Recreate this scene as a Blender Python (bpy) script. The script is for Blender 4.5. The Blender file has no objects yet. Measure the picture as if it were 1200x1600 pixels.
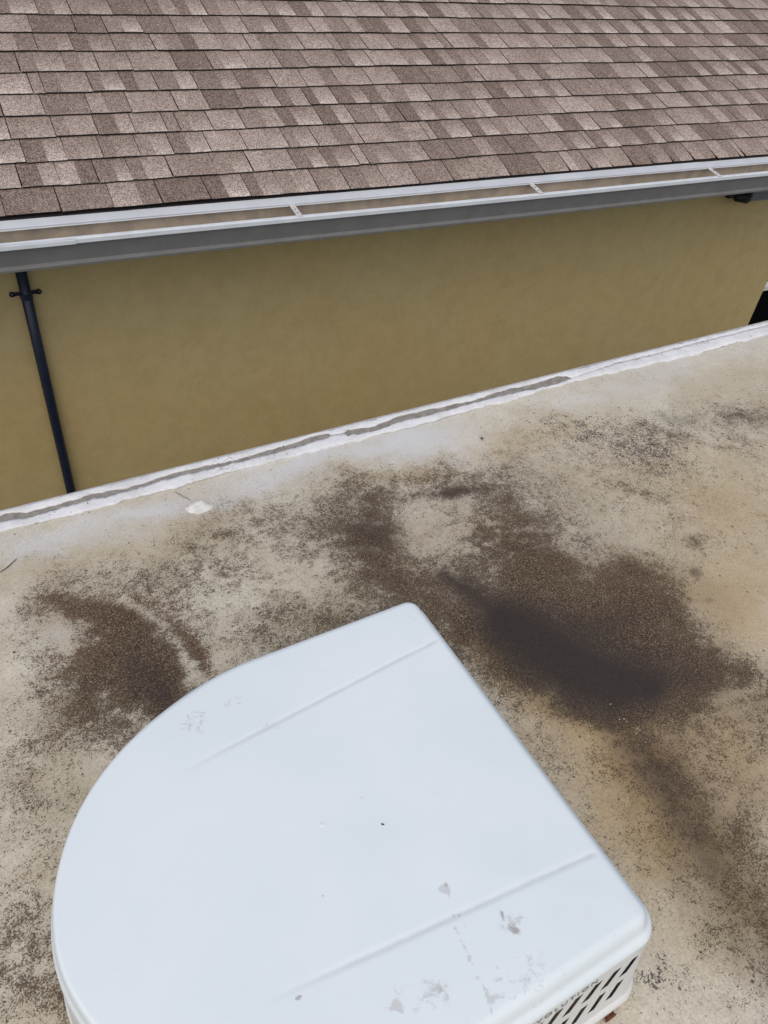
import bpy, math, random
import numpy as np
from mathutils import Matrix, Vector
random.seed(7); rng = np.random.default_rng(7)

# ------------------------------------------------------------------ camera, sky, sun, exposure
SC = bpy.context.scene
COL = SC.collection
H = 4.10                                   # camera height above the ground
F = 1223.358                               # focal length in photo pixels (photo 1200 x 1600)
R = np.array([[0.89286856, 0.2342208, -0.38461196],
              [-0.44056999, 0.63109241, -0.63845161],
              [0.09318704, 0.73950185, 0.66667322]])
cam = bpy.data.cameras.new('camera')
cam.sensor_fit = 'HORIZONTAL'; cam.sensor_width = 36.0; cam.lens = 36.0 * F / 1200.0
cam.clip_start = 0.02; cam.clip_end = 800
camo = bpy.data.objects.new('camera', cam); COL.objects.link(camo)
M4 = Matrix([list(R[0]) + [0], list(R[1]) + [0], list(R[2]) + [H], [0, 0, 0, 1]])
camo.matrix_world = M4
SC.camera = camo

SUN_EL, SUN_AZ = math.radians(60), math.radians(215)     # azimuth from +Y (behind the house), clockwise
world = bpy.data.worlds.new('World'); SC.world = world; world.use_nodes = True
wn = world.node_tree
bg = wn.nodes['Background']; sky = wn.nodes.new('ShaderNodeTexSky')
sky.sky_type = 'NISHITA'; sky.sun_disc = False
sky.sun_elevation = SUN_EL; sky.sun_rotation = SUN_AZ
sky.air_density = 1.0; sky.dust_density = 4.0; sky.ozone_density = 1.0
wn.links.new(sky.outputs[0], bg.inputs[0]); bg.inputs[1].default_value = 0.12
sl = bpy.data.lights.new('sun', 'SUN'); sl.energy = 0.9; sl.angle = math.radians(100); sl.color = (1.0, 0.95, 0.88)
so = bpy.data.objects.new('sun', sl); COL.objects.link(so)
sd = Vector((math.sin(SUN_AZ) * math.cos(SUN_EL), math.cos(SUN_AZ) * math.cos(SUN_EL), math.sin(SUN_EL)))
so.rotation_euler = sd.to_track_quat('Z', 'Y').to_euler(); so.location = (0, 0, 12)
SC.view_settings.view_transform = 'Standard'; SC.view_settings.look = 'None'
SC.view_settings.exposure = 0.17; SC.view_settings.gamma = 1.0; SC.view_settings.use_curve_mapping = False

# ------------------------------------------------------------------ photo geometry (survey of the place)
def ray(px, py):
    v = R @ np.array([px - 600.0, -(py - 800.0), -F]); return v / np.linalg.norm(v)
def onz(px, py, z):
    v = ray(px, py); return v * (z / v[2])
def ony(px, py, y):
    v = ray(px, py); return v * (y / v[1])
def to_px(P):
    q = np.asarray(P) @ R
    return 600 + q[..., 0] * F / (-q[..., 2]), 800 - q[..., 1] * F / (-q[..., 2])

# ------------------------------------------------------------------ helpers
def empty(name, loc, label, cat, group=None):
    o = bpy.data.objects.new(name, None); COL.objects.link(o)
    o.location = (loc[0], loc[1], loc[2] + H); o.empty_display_size = 0.1
    o['label'] = label; o['category'] = cat
    if group: o['group'] = group
    return o
def wloc(o):
    p = np.zeros(3)
    while o is not None: p += np.array(o.location); o = o.parent
    return p
def obj(name, verts, faces, mats, parent=None, origin=None, smooth=False, mi=None):
    """verts in camera-height frame; one mesh object, origin relative to its parent"""
    v = np.asarray(verts, float).reshape(-1, 3) + np.array([0, 0, H])
    base = wloc(parent) if parent is not None else np.zeros(3)
    org = base if origin is None else np.asarray(origin, float) + np.array([0, 0, H])
    me = bpy.data.meshes.new(name)
    me.from_pydata((v - org).tolist(), [], [tuple(f) for f in faces])
    for m in (mats if isinstance(mats, (list, tuple)) else [mats]): me.materials.append(m)
    if mi is not None: me.polygons.foreach_set('material_index', np.asarray(mi, dtype=np.int32))
    if smooth: me.polygons.foreach_set('use_smooth', np.ones(len(me.polygons), dtype=bool))
    me.update()
    o = bpy.data.objects.new(name, me); COL.objects.link(o)
    if parent is not None: o.parent = parent
    o.location = org - base
    return o
def tag(o, label, cat, group=None):
    o['label'] = label; o['category'] = cat
    if group: o['group'] = group
    return o
def boxg(x0, x1, y0, y1, z0, z1, off=0):
    v = [(x, y, z) for z in (z0, z1) for y in (y0, y1) for x in (x0, x1)]
    f = [(0, 2, 3, 1), (4, 5, 7, 6), (0, 1, 5, 4), (2, 6, 7, 3), (0, 4, 6, 2), (1, 3, 7, 5)]
    return v, [tuple(i + off for i in q) for q in f]
def join(parts):
    V, Fc = [], []
    for v, f in parts:
        o = len(V); V += list(map(tuple, v)); Fc += [tuple(i + o for i in q) for q in f]
    return V, Fc
def extrude_x(prof, xs, wob=None):
    """closed (y,z) profile swept along x stations"""
    n = len(prof); V = []; Fc = []; seg = []
    for k, x in enumerate(xs):
        d = wob(x) if wob else (0, 0)
        V += [(x, p[0] + d[0], p[1] + d[1]) for p in prof]
    for k in range(len(xs) - 1):
        for i in range(n):
            j = (i + 1) % n
            Fc.append((k * n + i, k * n + j, (k + 1) * n + j, (k + 1) * n + i)); seg.append(i)
    Fc.append(tuple(range(n - 1, -1, -1))); seg.append(0)
    Fc.append(tuple((len(xs) - 1) * n + i for i in range(n))); seg.append(0)
    return V, Fc, seg
def tube(path, r, n=16, cap=True):
    V = []; Fc = []
    path = [np.array(p, float) for p in path]
    for k, p in enumerate(path):
        d = path[min(k + 1, len(path) - 1)] - path[max(k - 1, 0)]; d /= np.linalg.norm(d)
        a = np.cross(d, [0.13, 0.9, 0.2]); a /= np.linalg.norm(a); b = np.cross(d, a)
        rr = r[k] if hasattr(r, '__len__') else r
        V += [tuple(p + rr * (math.cos(t) * a + math.sin(t) * b)) for t in np.linspace(0, 2 * math.pi, n, endpoint=False)]
    for k in range(len(path) - 1):
        for i in range(n):
            j = (i + 1) % n
            Fc.append((k * n + i, k * n + j, (k + 1) * n + j, (k + 1) * n + i))
    if cap:
        Fc.append(tuple(range(n - 1, -1, -1))); Fc.append(tuple((len(path) - 1) * n + i for i in range(n)))
    return V, Fc
def vnoise(x, y, seed=0):
    """smooth 2-D value noise, numpy"""
    x = np.asarray(x, float); y = np.asarray(y, float)
    xi = np.floor(x).astype(int); yi = np.floor(y).astype(int); fx = x - xi; fy = y - yi
    fx = fx * fx * (3 - 2 * fx); fy = fy * fy * (3 - 2 * fy)
    def h(a, b):
        n = (a * 374761393 + b * 668265263 + seed * 1442695041) & 0xffffffff
        n = ((n ^ (n >> 13)) * 1274126177) & 0xffffffff
        return ((n ^ (n >> 16)) & 0xffff) / 65535.0
    return (h(xi, yi) * (1 - fx) + h(xi + 1, yi) * fx) * (1 - fy) + (h(xi, yi + 1) * (1 - fx) + h(xi + 1, yi + 1) * fx) * fy
def fbm(x, y, seed=0, o=4):
    s = 0; a = 0.5; t = 0
    for k in range(o):
        s = s + a * vnoise(x * 2 ** k, y * 2 ** k, seed + k * 17); t += a; a *= 0.5
    return s / t

# ------------------------------------------------------------------ materials
class NT:
    def __init__(s, name):
        s.m = bpy.data.materials.new(name); s.m.use_nodes = True; s.t = s.m.node_tree
        s.b = s.t.nodes['Principled BSDF']; s.pos = s.t.nodes.new('ShaderNodeNewGeometry').outputs['Position']
    def n(s, typ, **k):
        x = s.t.nodes.new(typ)
        for a, v in k.items(): setattr(x, a, v)
        return x
    def put(s, sock, v):
        if isinstance(v, bpy.types.NodeSocket): s.t.links.new(v, sock)
        elif isinstance(v, (tuple, list)) and len(v) == 3 and sock.type == 'RGBA': sock.default_value = (*v, 1)
        else: sock.default_value = v
    def math(s, op, a, b=0.0, c=0.0, clamp=False):
        x = s.n('ShaderNodeMath', operation=op, use_clamp=clamp)
        s.put(x.inputs[0], a); s.put(x.inputs[1], b)
        if op in ('MULTIPLY_ADD',): s.put(x.inputs[2], c)
        return x.outputs[0]
    def noise(s, scale, detail=3, rough=0.5, vec=None, dist=0.0, stretch=None):
        v = vec or s.pos
        if stretch:
            mp = s.n('ShaderNodeMapping'); s.t.links.new(v, mp.inputs[0]); mp.inputs['Scale'].default_value = stretch
            if len(stretch) > 3: pass
            v = mp.outputs[0]
        x = s.n('ShaderNodeTexNoise'); s.t.links.new(v, x.inputs['Vector'])
        x.inputs['Scale'].default_value = scale; x.inputs['Detail'].default_value = detail
        x.inputs['Roughness'].default_value = rough; x.inputs['Distortion'].default_value = dist
        return x.outputs[0]
    def vor(s, scale, feature='F1', out='Distance', rnd=1.0):
        x = s.n('ShaderNodeTexVoronoi', feature=feature); s.t.links.new(s.pos, x.inputs['Vector'])
        x.inputs['Scale'].default_value = scale; x.inputs['Randomness'].default_value = rnd
        return x.outputs[out]
    def ramp(s, v, a, b, o0=0.0, o1=1.0):
        x = s.n('ShaderNodeMapRange', interpolation_type='SMOOTHSTEP'); s.put(x.inputs[0], v)
        s.put(x.inputs[1], a); s.put(x.inputs[2], b); s.put(x.inputs[3], o0); s.put(x.inputs[4], o1)
        return x.outputs[0]
    def mix(s, f, a, b, mode='MIX'):
        x = s.n('ShaderNodeMix', data_type='RGBA', blend_type=mode); s.put(x.inputs[0], f); s.put(x.inputs[6], a); s.put(x.inputs[7], b)
        return x.outputs[2]
    def attr(s, name, out='Fac'):
        x = s.n('ShaderNodeAttribute', attribute_name=name); return x.outputs[out]
    def bump(s, h, strength=0.3, dist=0.002):
        x = s.n('ShaderNodeBump'); s.t.links.new(h, x.inputs['Height'])
        x.inputs['Strength'].default_value = strength; x.inputs['Distance'].default_value = dist
        s.t.links.new(x.outputs[0], s.b.inputs['Normal'])
    def done(s, col, rough=0.7, spec=0.3, metal=0.0):
        s.put(s.b.inputs['Base Color'], col); s.put(s.b.inputs['Roughness'], rough)
        s.b.inputs['Specular IOR Level'].default_value = spec; s.b.inputs['Metallic'].default_value = metal
        return s.m

def plain(name, col, rough=0.6, var=0.12, scale=30, spec=0.3, metal=0.0, bump=0.0):
    t = NT(name); n = t.noise(scale, 4, 0.6)
    f = t.ramp(n, 0.3, 0.7)
    c = t.mix(f, tuple(x * (1 - var) for x in col), tuple(min(1, x * (1 + var)) for x in col))
    if bump: t.bump(t.noise(scale * 6, 3), bump)
    return t.done(c, rough, spec, metal)

def mat_shingle():
    t = NT('asphalt_shingle_granules')
    tone = t.attr('tone')
    wide = t.noise(1.3, 3)
    tone2 = t.math('ADD', tone, t.math('MULTIPLY', t.math('SUBTRACT', wide, 0.5), 0.12))
    mott = t.noise(55, 3, 0.7)
    tone3 = t.math('ADD', tone2, t.math('MULTIPLY', t.math('SUBTRACT', mott, 0.5), 0.45), clamp=True)
    rp = t.n('ShaderNodeValToRGB'); t.t.links.new(tone3, rp.inputs[0])
    e = rp.color_ramp.elements
    e[0].position = 0.0; e[0].color = (0.115, 0.086, 0.073, 1)
    e[1].position = 1.0; e[1].color = (0.66, 0.58, 0.51, 1)
    for p, c in ((0.25, (0.186, 0.139, 0.112)), (0.5, (0.305, 0.240, 0.200)), (0.75, (0.455, 0.380, 0.328))):
        q = e.new(p); q.color = (*c, 1)
    g1 = t.vor(330, out='Color'); sp = t.n('ShaderNodeSeparateColor'); t.t.links.new(g1, sp.inputs[0])
    g = t.ramp(sp.outputs[0], 0.0, 1.0, 0.45, 1.52)
    c = t.mix(1.0, rp.outputs[0], g, 'MULTIPLY')
    pale = t.ramp(sp.outputs[1], 0.88, 0.94)
    c = t.mix(t.math('MULTIPLY', pale, 0.55), c, (0.56, 0.49, 0.43))
    dark = t.ramp(sp.outputs[2], 0.86, 0.93)
    c = t.mix(t.math('MULTIPLY', dark, 0.55), c, (0.05, 0.035, 0.03))
    t.bump(t.noise(420, 2), 0.5, 0.002)
    return t.done(c, 0.95, 0.1)

def mat_wall():
    t = NT('olive_stucco')
    a = t.noise(1.1, 4, 0.6); b = t.noise(14, 4, 0.65); s = t.noise(7, 4, 0.6, stretch=(1, 1, 0.25)); g = t.noise(90, 3, 0.7)
    c = t.mix(t.ramp(a, 0.35, 0.65), (0.585, 0.455, 0.215), (0.580, 0.478, 0.240))
    c = t.mix(t.math('MULTIPLY', t.ramp(b, 0.35, 0.7), 0.16), c, (0.25, 0.19, 0.075))
    c = t.mix(t.math('MULTIPLY', t.ramp(s, 0.5, 0.75), 0.08), c, (0.27, 0.235, 0.12))
    c = t.mix(t.math('MULTIPLY', t.ramp(g, 0.3, 0.75), 0.12), c, (0.2, 0.16, 0.07))
    sc = t.noise(45, 2, 0.5, dist=2.0)
    c = t.mix(t.math('MULTIPLY', t.ramp(sc, 0.69, 0.74), 0.3), c, (0.14, 0.11, 0.05))
    t.bump(t.noise(120, 4, 0.7), 0.35, 0.003)
    return t.done(c, 0.93, 0.12)

def mat_roof():
    t = NT('stained_caravan_roof')
    D = t.attr('stain'); S = t.attr('wet'); B = t.attr('ochre'); Wt = t.attr('clean'); K = t.attr('coarse'); RD = t.attr('rust'); G = t.attr('green')
    big = t.noise(3.2, 5, 0.6); med = t.noise(22, 4, 0.65)
    base = t.mix(t.ramp(big, 0.35, 0.65), (0.515, 0.462, 0.345), (0.630, 0.588, 0.475))
    base = t.mix(t.math('MULTIPLY', t.ramp(med, 0.4, 0.75), 0.28), base, (0.37, 0.295, 0.205))
    base = t.mix(t.math('MULTIPLY', B, 0.85), base, (0.43, 0.295, 0.125))
    base = t.mix(t.math('MULTIPLY', G, 0.7), base, (0.31, 0.27, 0.15))
    wf = t.math('MULTIPLY', Wt, t.ramp(t.noise(9, 4), 0.2, 0.5, 0.55, 1.0), clamp=True)
    base = t.mix(wf, base, (0.60, 0.605, 0.595))
    gr = t.ramp(t.noise(170, 4, 0.75), 0.3, 0.7, 0.80, 1.07); base = t.mix(t.math('SUBTRACT', 1.0, t.math('MULTIPLY', Wt, 0.7), clamp=True), base, gr, 'MULTIPLY')
    # grime veil under dense stains
    veil = t.math('MULTIPLY', t.math('POWER', D, 2.3), 0.88, clamp=True)
    browns = t.mix(t.ramp(t.noise(5, 3), 0.35, 0.65), (0.086, 0.053, 0.025), (0.060, 0.043, 0.026))
    browns = t.mix(t.math('MULTIPLY', RD, 0.75), browns, (0.150, 0.066, 0.036))
    base = t.mix(veil, base, browns)
    FL = t.attr('film'); base = t.mix(t.math('MULTIPLY', FL, t.ramp(t.noise(60, 4, 0.7), 0.2, 0.6, 0.72, 1.0)), base, (0.150, 0.098, 0.048))
    # fine mould speckle: threshold falls as stain density rises
    n1 = t.noise(380, 2, 0.65, dist=0.6); n2 = t.noise(95, 3, 0.6, dist=0.5); n3 = t.noise(28, 2)
    nn = t.math('ADD', t.math('MULTIPLY', n1, 0.58), t.math('ADD', t.math('MULTIPLY', n2, 0.30), t.math('MULTIPLY', n3, 0.12)))
    thr = t.math('SUBTRACT', 0.655, t.math('MULTIPLY', D, 0.297))
    m1 = t.ramp(nn, t.math('SUBTRACT', thr, 0.03), t.math('ADD', thr, 0.05))
    dk = t.mix(t.ramp(n2, 0.35, 0.65), (0.036, 0.024, 0.015), (0.072, 0.048, 0.029))
    dk = t.mix(t.math('MULTIPLY', RD, 0.6), dk, (0.095, 0.042, 0.024))
    base = t.mix(t.math('MULTIPLY', m1, 0.90), base, dk)
    # coarse worm like flakes of black mould
    c1 = t.noise(120, 2, 0.5, dist=1.6); c2 = t.noise(26, 2)
    cc = t.math('ADD', t.math('MULTIPLY', c1, 0.72), t.math('MULTIPLY', c2, 0.28))
    thc = t.math('SUBTRACT', 0.725, t.math('MULTIPLY', K, 0.285))
    m2 = t.ramp(cc, thc, t.math('ADD', thc, 0.03))
    base = t.mix(t.math('MULTIPLY', m2, 0.85), base, (0.052, 0.045, 0.046))
    # isolated specks everywhere
    v = t.vor(75); vv = t.vor(75, out='Color'); sp = t.n('ShaderNodeSeparateColor'); t.t.links.new(vv, sp.inputs[0])
    rad = t.ramp(sp.outputs[0], 0.80, 1.0, 0.0, 0.24)
    m3 = t.math('LESS_THAN', v, rad)
    base = t.mix(t.math('MULTIPLY', t.math('MULTIPLY', m3, 0.75), t.math('SUBTRACT', 1.0, t.math('MULTIPLY', Wt, 0.9), clamp=True)), base, (0.07, 0.05, 0.035))
    # pale grains in dense dirt
    p = t.noise(330, 1, 0.5, dist=1.0)
    pm = t.math('MULTIPLY', t.ramp(p, 0.54, 0.63), t.math('MULTIPLY', D, 0.78))
    base = t.mix(pm, base, (0.30, 0.23, 0.155))
    # smooth damp film
    wfac = t.math('MULTIPLY', S, t.ramp(t.noise(70, 3), 0.25, 0.6, 0.90, 1.0), clamp=True)
    base = t.mix(wfac, base, t.mix(t.ramp(n1, 0.3, 0.7), (0.034, 0.027, 0.024), (0.046, 0.037, 0.032)))
    hh = t.math('ADD', t.math('MULTIPLY', t.noise(160, 4, 0.7), 0.6), t.math('MULTIPLY', t.noise(14, 3), 1.0))
    t.bump(hh, 0.22, 0.003)
    rough = t.ramp(S, 0, 1, 0.78, 0.62)
    return t.done(base, rough, 0.15)

def mat_cover():
    t = NT('weathered_white_plastic')
    d = t.attr('dirt'); n = t.noise(60, 4, 0.7, dist=0.6); m = t.noise(6, 4)
    base = t.mix(t.ramp(m, 0.3, 0.7), (0.69, 0.76, 0.772), (0.722, 0.785, 0.795))
    base = t.mix(t.math('MULTIPLY', t.ramp(t.noise(20, 5, 0.7, dist=1.0), 0.55, 0.78), 0.10), base, (0.55, 0.54, 0.50))
    f = t.ramp(n, t.math('SUBTRACT', 0.70, t.math('MULTIPLY', d, 0.42)), t.math('SUBTRACT', 0.85, t.math('MULTIPLY', d, 0.42)))
    f = t.math('MULTIPLY', f, t.ramp(d, 0.02, 0.3))
    base = t.mix(t.math('MULTIPLY', f, 0.48), base, (0.42, 0.40, 0.38))
    br = t.attr('mud')
    f2 = t.ramp(t.math('ADD', br, t.math('MULTIPLY', t.math('SUBTRACT', t.noise(150, 4, 0.7), 0.5), 1.3)), 0.35, 0.85)
    base = t.mix(t.math('MULTIPLY', f2, 0.8), base, (0.30, 0.27, 0.25))
    base = t.mix(t.math('MULTIPLY', t.attr('groove_shade'), t.ramp(t.noise(30, 3), 0.3, 0.6, 0.15, 0.28)), base, (0.40, 0.41, 0.42))  # shade in the grooves, painted as a darker grey line
    v = t.vor(36); vv = t.vor(36, out='Color'); sp = t.n('ShaderNodeSeparateColor'); t.t.links.new(vv, sp.inputs[0])
    rad = t.ramp(sp.outputs[0], 0.90, 1.0, 0.0, 0.075)
    base = t.mix(t.math('MULTIPLY', t.math('LESS_THAN', v, rad), 0.5), base, (0.25, 0.24, 0.22))
    t.bump(t.noise(9, 3), 0.06, 0.004)
    return t.done(base, t.ramp(n, 0.2, 0.8, 0.42, 0.55), 0.4)

MS = mat_shingle(); MW = mat_wall(); MR = mat_roof(); MC = mat_cover()
M_ASPH = plain('asphalt_edge', (0.018, 0.014, 0.013), 0.95, 0.2)
M_UNDER = plain('roof_underlay', (0.02, 0.017, 0.016), 0.95, 0.2)
M_WMET = plain('white_painted_metal', (0.50, 0.53, 0.55), 0.45, 0.05, 9, 0.4)
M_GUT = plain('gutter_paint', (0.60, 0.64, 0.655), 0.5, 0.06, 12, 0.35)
M_GFACE = plain('grey_gutter_face', (0.20, 0.20, 0.19), 0.55, 0.07, 10, 0.3)  # front face of the gutter, darker grey than its lip
M_GIN = plain('dirty_gutter_lining', (0.52, 0.44, 0.34), 0.85, 0.18, 12)
M_STRAP = plain('galvanised_strap', (0.55, 0.54, 0.52), 0.5, 0.15, 60)
M_PIPE = plain('navy_plastic_pipe', (0.006, 0.014, 0.034), 0.42, 0.15, 20, 0.5)
M_BLACK = plain('black_plastic', (0.010, 0.010, 0.011), 0.4, 0.2, 30)
M_GLASS = plain('lamp_lens', (0.06, 0.07, 0.07), 0.08, 0.1, 30, 0.6)
M_GREYBOX = plain('grey_enclosure', (0.16, 0.18, 0.175), 0.6, 0.08, 30)
M_RAIL = plain('exposed_grey_rail', (0.255, 0.235, 0.205), 0.8, 0.22, 45, bump=0.3)
M_ALU = plain('weathered_aluminium', (0.42, 0.42, 0.41), 0.45, 0.12, 40)
def mat_paint():
    t = NT('peeling_white_coating')
    c = t.mix(t.ramp(t.noise(12, 4, 0.7), 0.35, 0.7), (0.74, 0.745, 0.74), (0.62, 0.62, 0.605))
    c = t.mix(t.math('MULTIPLY', t.ramp(t.noise(55, 4, 0.75, dist=1.0), 0.58, 0.70), 0.5), c, (0.42, 0.41, 0.38))
    x = t.vor(26, feature='DISTANCE_TO_EDGE')
    cr = t.math('MULTIPLY', t.ramp(x, 0.0, 0.03, 1.0, 0.0), t.ramp(t.noise(9, 3), 0.57, 0.66))
    c = t.mix(t.math('MULTIPLY', cr, 0.65), c, (0.20, 0.18, 0.16))
    ch = t.ramp(t.noise(85, 2, 0.5), 0.70, 0.73); c = t.mix(t.math('MULTIPLY', ch, 0.8), c, (0.17, 0.15, 0.13))
    t.bump(t.noise(70, 4, 0.7), 0.5, 0.003)
    return t.done(c, 0.8, 0.2)
M_PAINT = mat_paint()
M_BODY = plain('cream_body_panel', (0.66, 0.64, 0.58), 0.5, 0.05, 6)
M_GRILLE = plain('off_white_plastic_grille', (0.66, 0.665, 0.64), 0.5, 0.04, 12)
M_DARK = plain('dark_cavity', (0.012, 0.014, 0.022), 0.7, 0.2, 20)
M_LETTER = plain('grey_lettering', (0.16, 0.17, 0.18), 0.6, 0.1)
M_RUST = plain('rusty_steel', (0.15, 0.055, 0.028), 0.8, 0.3, 90, bump=0.4)
M_CONC = plain('alley_concrete', (0.22, 0.205, 0.18), 0.9, 0.2, 3, bump=0.3)
M_TWIG = plain('dry_twig', (0.045, 0.035, 0.025), 0.9, 0.3)
M_SEAL = plain('dried_white_sealant', (0.66, 0.65, 0.60), 0.8, 0.12, 60, bump=0.5)
M_PEB = plain('dark_grit', (0.06, 0.05, 0.042), 0.85, 0.3, 80)
M_LEAF = plain('hedge_leaf', (0.06, 0.11, 0.03), 0.6, 0.3, 6)
M_FENCE = plain('black_fence_paint', (0.003, 0.003, 0.003), 0.9, 0.2, 30, 0.05)
M_FASC = plain('brown_fascia', (0.16, 0.12, 0.09), 0.7, 0.1)

# ------------------------------------------------------------------ ground
n = 24; xs = np.linspace(-150, 150, n); gv = [(x, y, -H) for y in xs for x in xs]
gf = [(j * n + i, j * n + i + 1, (j + 1) * n + i + 1, (j + 1) * n + i) for j in range(n - 1) for i in range(n - 1)]
g = obj('ground', gv, gf, M_CONC); g['kind'] = 'structure'

# ------------------------------------------------------------------ house
SL = math.radians(18.43); TS = math.tan(SL); CS = math.cos(SL); SS = math.sin(SL)
EY, EZ = 3.12, -1.2388                                # lower edge of the first course, top face
HX0, HX1, WALLX, WALLY = -3.2, 6.0, 4.975, 3.40
house = empty('house', (0.9, WALLY, -H), 'olive yellow rendered house with a brown shingle roof across the alley', 'house')

def rp(x, d, h=0.0):
    """point on the roof: x along eave, d up the slope, h above the lower-edge plane"""
    return (x, EY + d * CS - h * SS, EZ + d * SS + h * CS)
roof = obj('roof', [rp(HX0, -0.004, -0.013), rp(HX1, -0.004, -0.013), rp(HX1, 4.6, -0.013), rp(HX0, 4.6, -0.013),
                    rp(HX0, -0.004, -0.033), rp(HX1, -0.004, -0.033), rp(HX1, 4.6, -0.033), rp(HX0, 4.6, -0.033)],
           [(0, 1, 2, 3), (7, 6, 5, 4), (0, 4, 5, 1), (1, 5, 6, 2), (2, 6, 7, 3), (3, 7, 4, 0)], M_UNDER, house)

EXPO = 0.143; TH = 0.0048
def tab_geo(x0, x1, d0, row, tones, split, lift, skew):
    """one architectural shingle tab; returns verts, faces, per-corner tone, material index"""
    cols = [x0, x0 + (x1 - x0) * split, x1]
    L = EXPO + 0.020
    fr = [0.0, 0.22, 0.5, 0.8, 1.0]
    V = []; T = []
    jit = [random.uniform(-0.0018, 0.0018) for _ in cols]
    for b in (0, 1):                                  # top layer then bottom layer
        for j, q in enumerate(fr):
            for i, x in enumerate(cols):
                d = d0 + L * q + (jit[i] if j == 0 else 0)
                h = lift * (1 - q) - 0.0075 * q - b * TH
                if row == 0 and b == 0:               # first course sags over the drip edge
                    h -= 0.013 * (1 - q) ** 2.4 * min(1, max(0, (x - 0.8) / 2))
                xx = x + skew * (1 - q)
                if row == 0: xx -= 0.0
                V.append(rp(xx, d, h))
    nf = len(fr); nc = 3; base = nf * nc
    Fc = []; C = []; mi = []
    for j in range(nf - 1):
        for i in range(2):
            a = j * nc + i
            Fc.append((a, a + 1, a + nc + 1, a + nc)); mi.append(0)
            tb, tt = tones[i]
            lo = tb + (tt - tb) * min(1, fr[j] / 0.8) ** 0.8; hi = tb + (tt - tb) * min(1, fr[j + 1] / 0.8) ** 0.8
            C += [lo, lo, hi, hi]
    for i in range(2):
        a = i; Fc.append((a + base, a + 1 + base, a + 1, a)); mi.append(1); C += [0] * 4
    for j in range(nf - 1):
        a = j * nc; Fc.append((a, a + nc, a + nc + base, a + base)); mi.append(1); C += [0] * 4
        a = j * nc + 2; Fc.append((a, a + base, a + nc + base, a + nc)); mi.append(1); C += [0] * 4
    return V, Fc, C, mi
def set_tone(o, C):
    at = o.data.attributes.new('tone', 'FLOAT', 'CORNER'); at.data.foreach_set('value', np.asarray(C, dtype=np.float32))

tabs = []
for row in range(0, 31):
    x = HX0 + random.uniform(0, 0.08)
    ph = random.uniform(0, 6)
    prev_dark = False
    roff = random.uniform(-0.003, 0.003) if row else 0.0
    while x < HX1 - 0.02:
        r = random.random()
        w = random.uniform(0.035, 0.06) if r < 0.07 else random.uniform(0.130, 0.200)
        w = min(w, HX1 - x)
        if w < 0.02: break
        k = random.random()
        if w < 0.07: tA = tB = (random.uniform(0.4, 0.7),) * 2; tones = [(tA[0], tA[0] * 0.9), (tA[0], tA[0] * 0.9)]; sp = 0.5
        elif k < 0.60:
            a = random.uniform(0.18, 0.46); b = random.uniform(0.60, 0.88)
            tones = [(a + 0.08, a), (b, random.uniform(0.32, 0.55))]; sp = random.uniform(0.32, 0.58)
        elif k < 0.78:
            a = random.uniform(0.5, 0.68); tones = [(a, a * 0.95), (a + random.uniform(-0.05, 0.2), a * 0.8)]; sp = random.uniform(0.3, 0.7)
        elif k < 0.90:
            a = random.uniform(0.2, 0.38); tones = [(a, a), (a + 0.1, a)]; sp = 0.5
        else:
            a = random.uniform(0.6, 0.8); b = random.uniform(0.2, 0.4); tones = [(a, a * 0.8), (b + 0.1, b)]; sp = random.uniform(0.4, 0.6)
        d0 = row * EXPO + roff + 0.0022 * math.sin(x * 2.1 + ph) + 0.0014 * math.sin(x * 5.3 + ph * 2)
        lift = random.uniform(0.0, 0.0035); d0 += random.uniform(-0.0016, 0.0016)
        tabs.append((x + 0.0016, x + w - 0.0016, d0, row, tones, sp, lift, random.uniform(-0.002, 0.002)))
        x += w
# pick the 300 that show largest
area = []
for t in tabs:
    q = np.array([rp(t[0], t[2]), rp(t[1], t[2]), rp(t[1], t[2] + EXPO), rp(t[0], t[2] + EXPO)])
    px, py = to_px(q); cx, cy = px.mean(), py.mean()
    vis = (px.max() > 0) and (px.min() < 1200) and (py.max() > 0)
    pxc = np.clip(px, 0, 1200); pyc = np.clip(py, 0, 1600)
    a = 0.5 * abs(sum(pxc[i] * pyc[(i + 1) % 4] - pxc[(i + 1) % 4] * pyc[i] for i in range(4)))
    area.append(a if vis else 0)
order = sorted(range(len(tabs)), key=lambda i: -area[i]); chosen = set(order[:300])
SV, SF, SCn, SM = [], [], [], []
for i, t in enumerate(tabs):
    V, Fc, C, mi = tab_geo(*t)
    if i in chosen:
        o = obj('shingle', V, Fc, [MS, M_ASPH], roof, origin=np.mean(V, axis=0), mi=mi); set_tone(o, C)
    else:
        b = len(SV); SV += V; SF += [tuple(q + b for q in f) for f in Fc]; SCn += C; SM += mi
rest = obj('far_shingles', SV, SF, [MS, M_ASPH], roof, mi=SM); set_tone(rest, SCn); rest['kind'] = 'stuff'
print('tabs', len(tabs), 'in view', sum(a > 0 for a in area))

# wall, gables, back
def wall_geo():
    P = []
    P.append(boxg(-2.9, WALLX, WALLY, WALLY + 0.2, -H, -1.452))
    P.append(boxg(WALLX - 0.2, WALLX, WALLY + 0.203, 7.1, -H, -1.452))
    P.append(boxg(-2.9, -2.7, WALLY + 0.203, 7.1, -H, -1.452))
    return join(P)
v, f = wall_geo(); wall = obj('wall', v, f, MW, house)
v, f = boxg(HX0, HX1, 3.125, 3.145, -1.450, -1.285); obj('fascia', v, f, M_FASC, house)
v, f = boxg(HX0, HX1, 3.147, WALLY + 0.25, -1.449, -1.437); obj('soffit', v, f, M_WMET, house)

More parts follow.
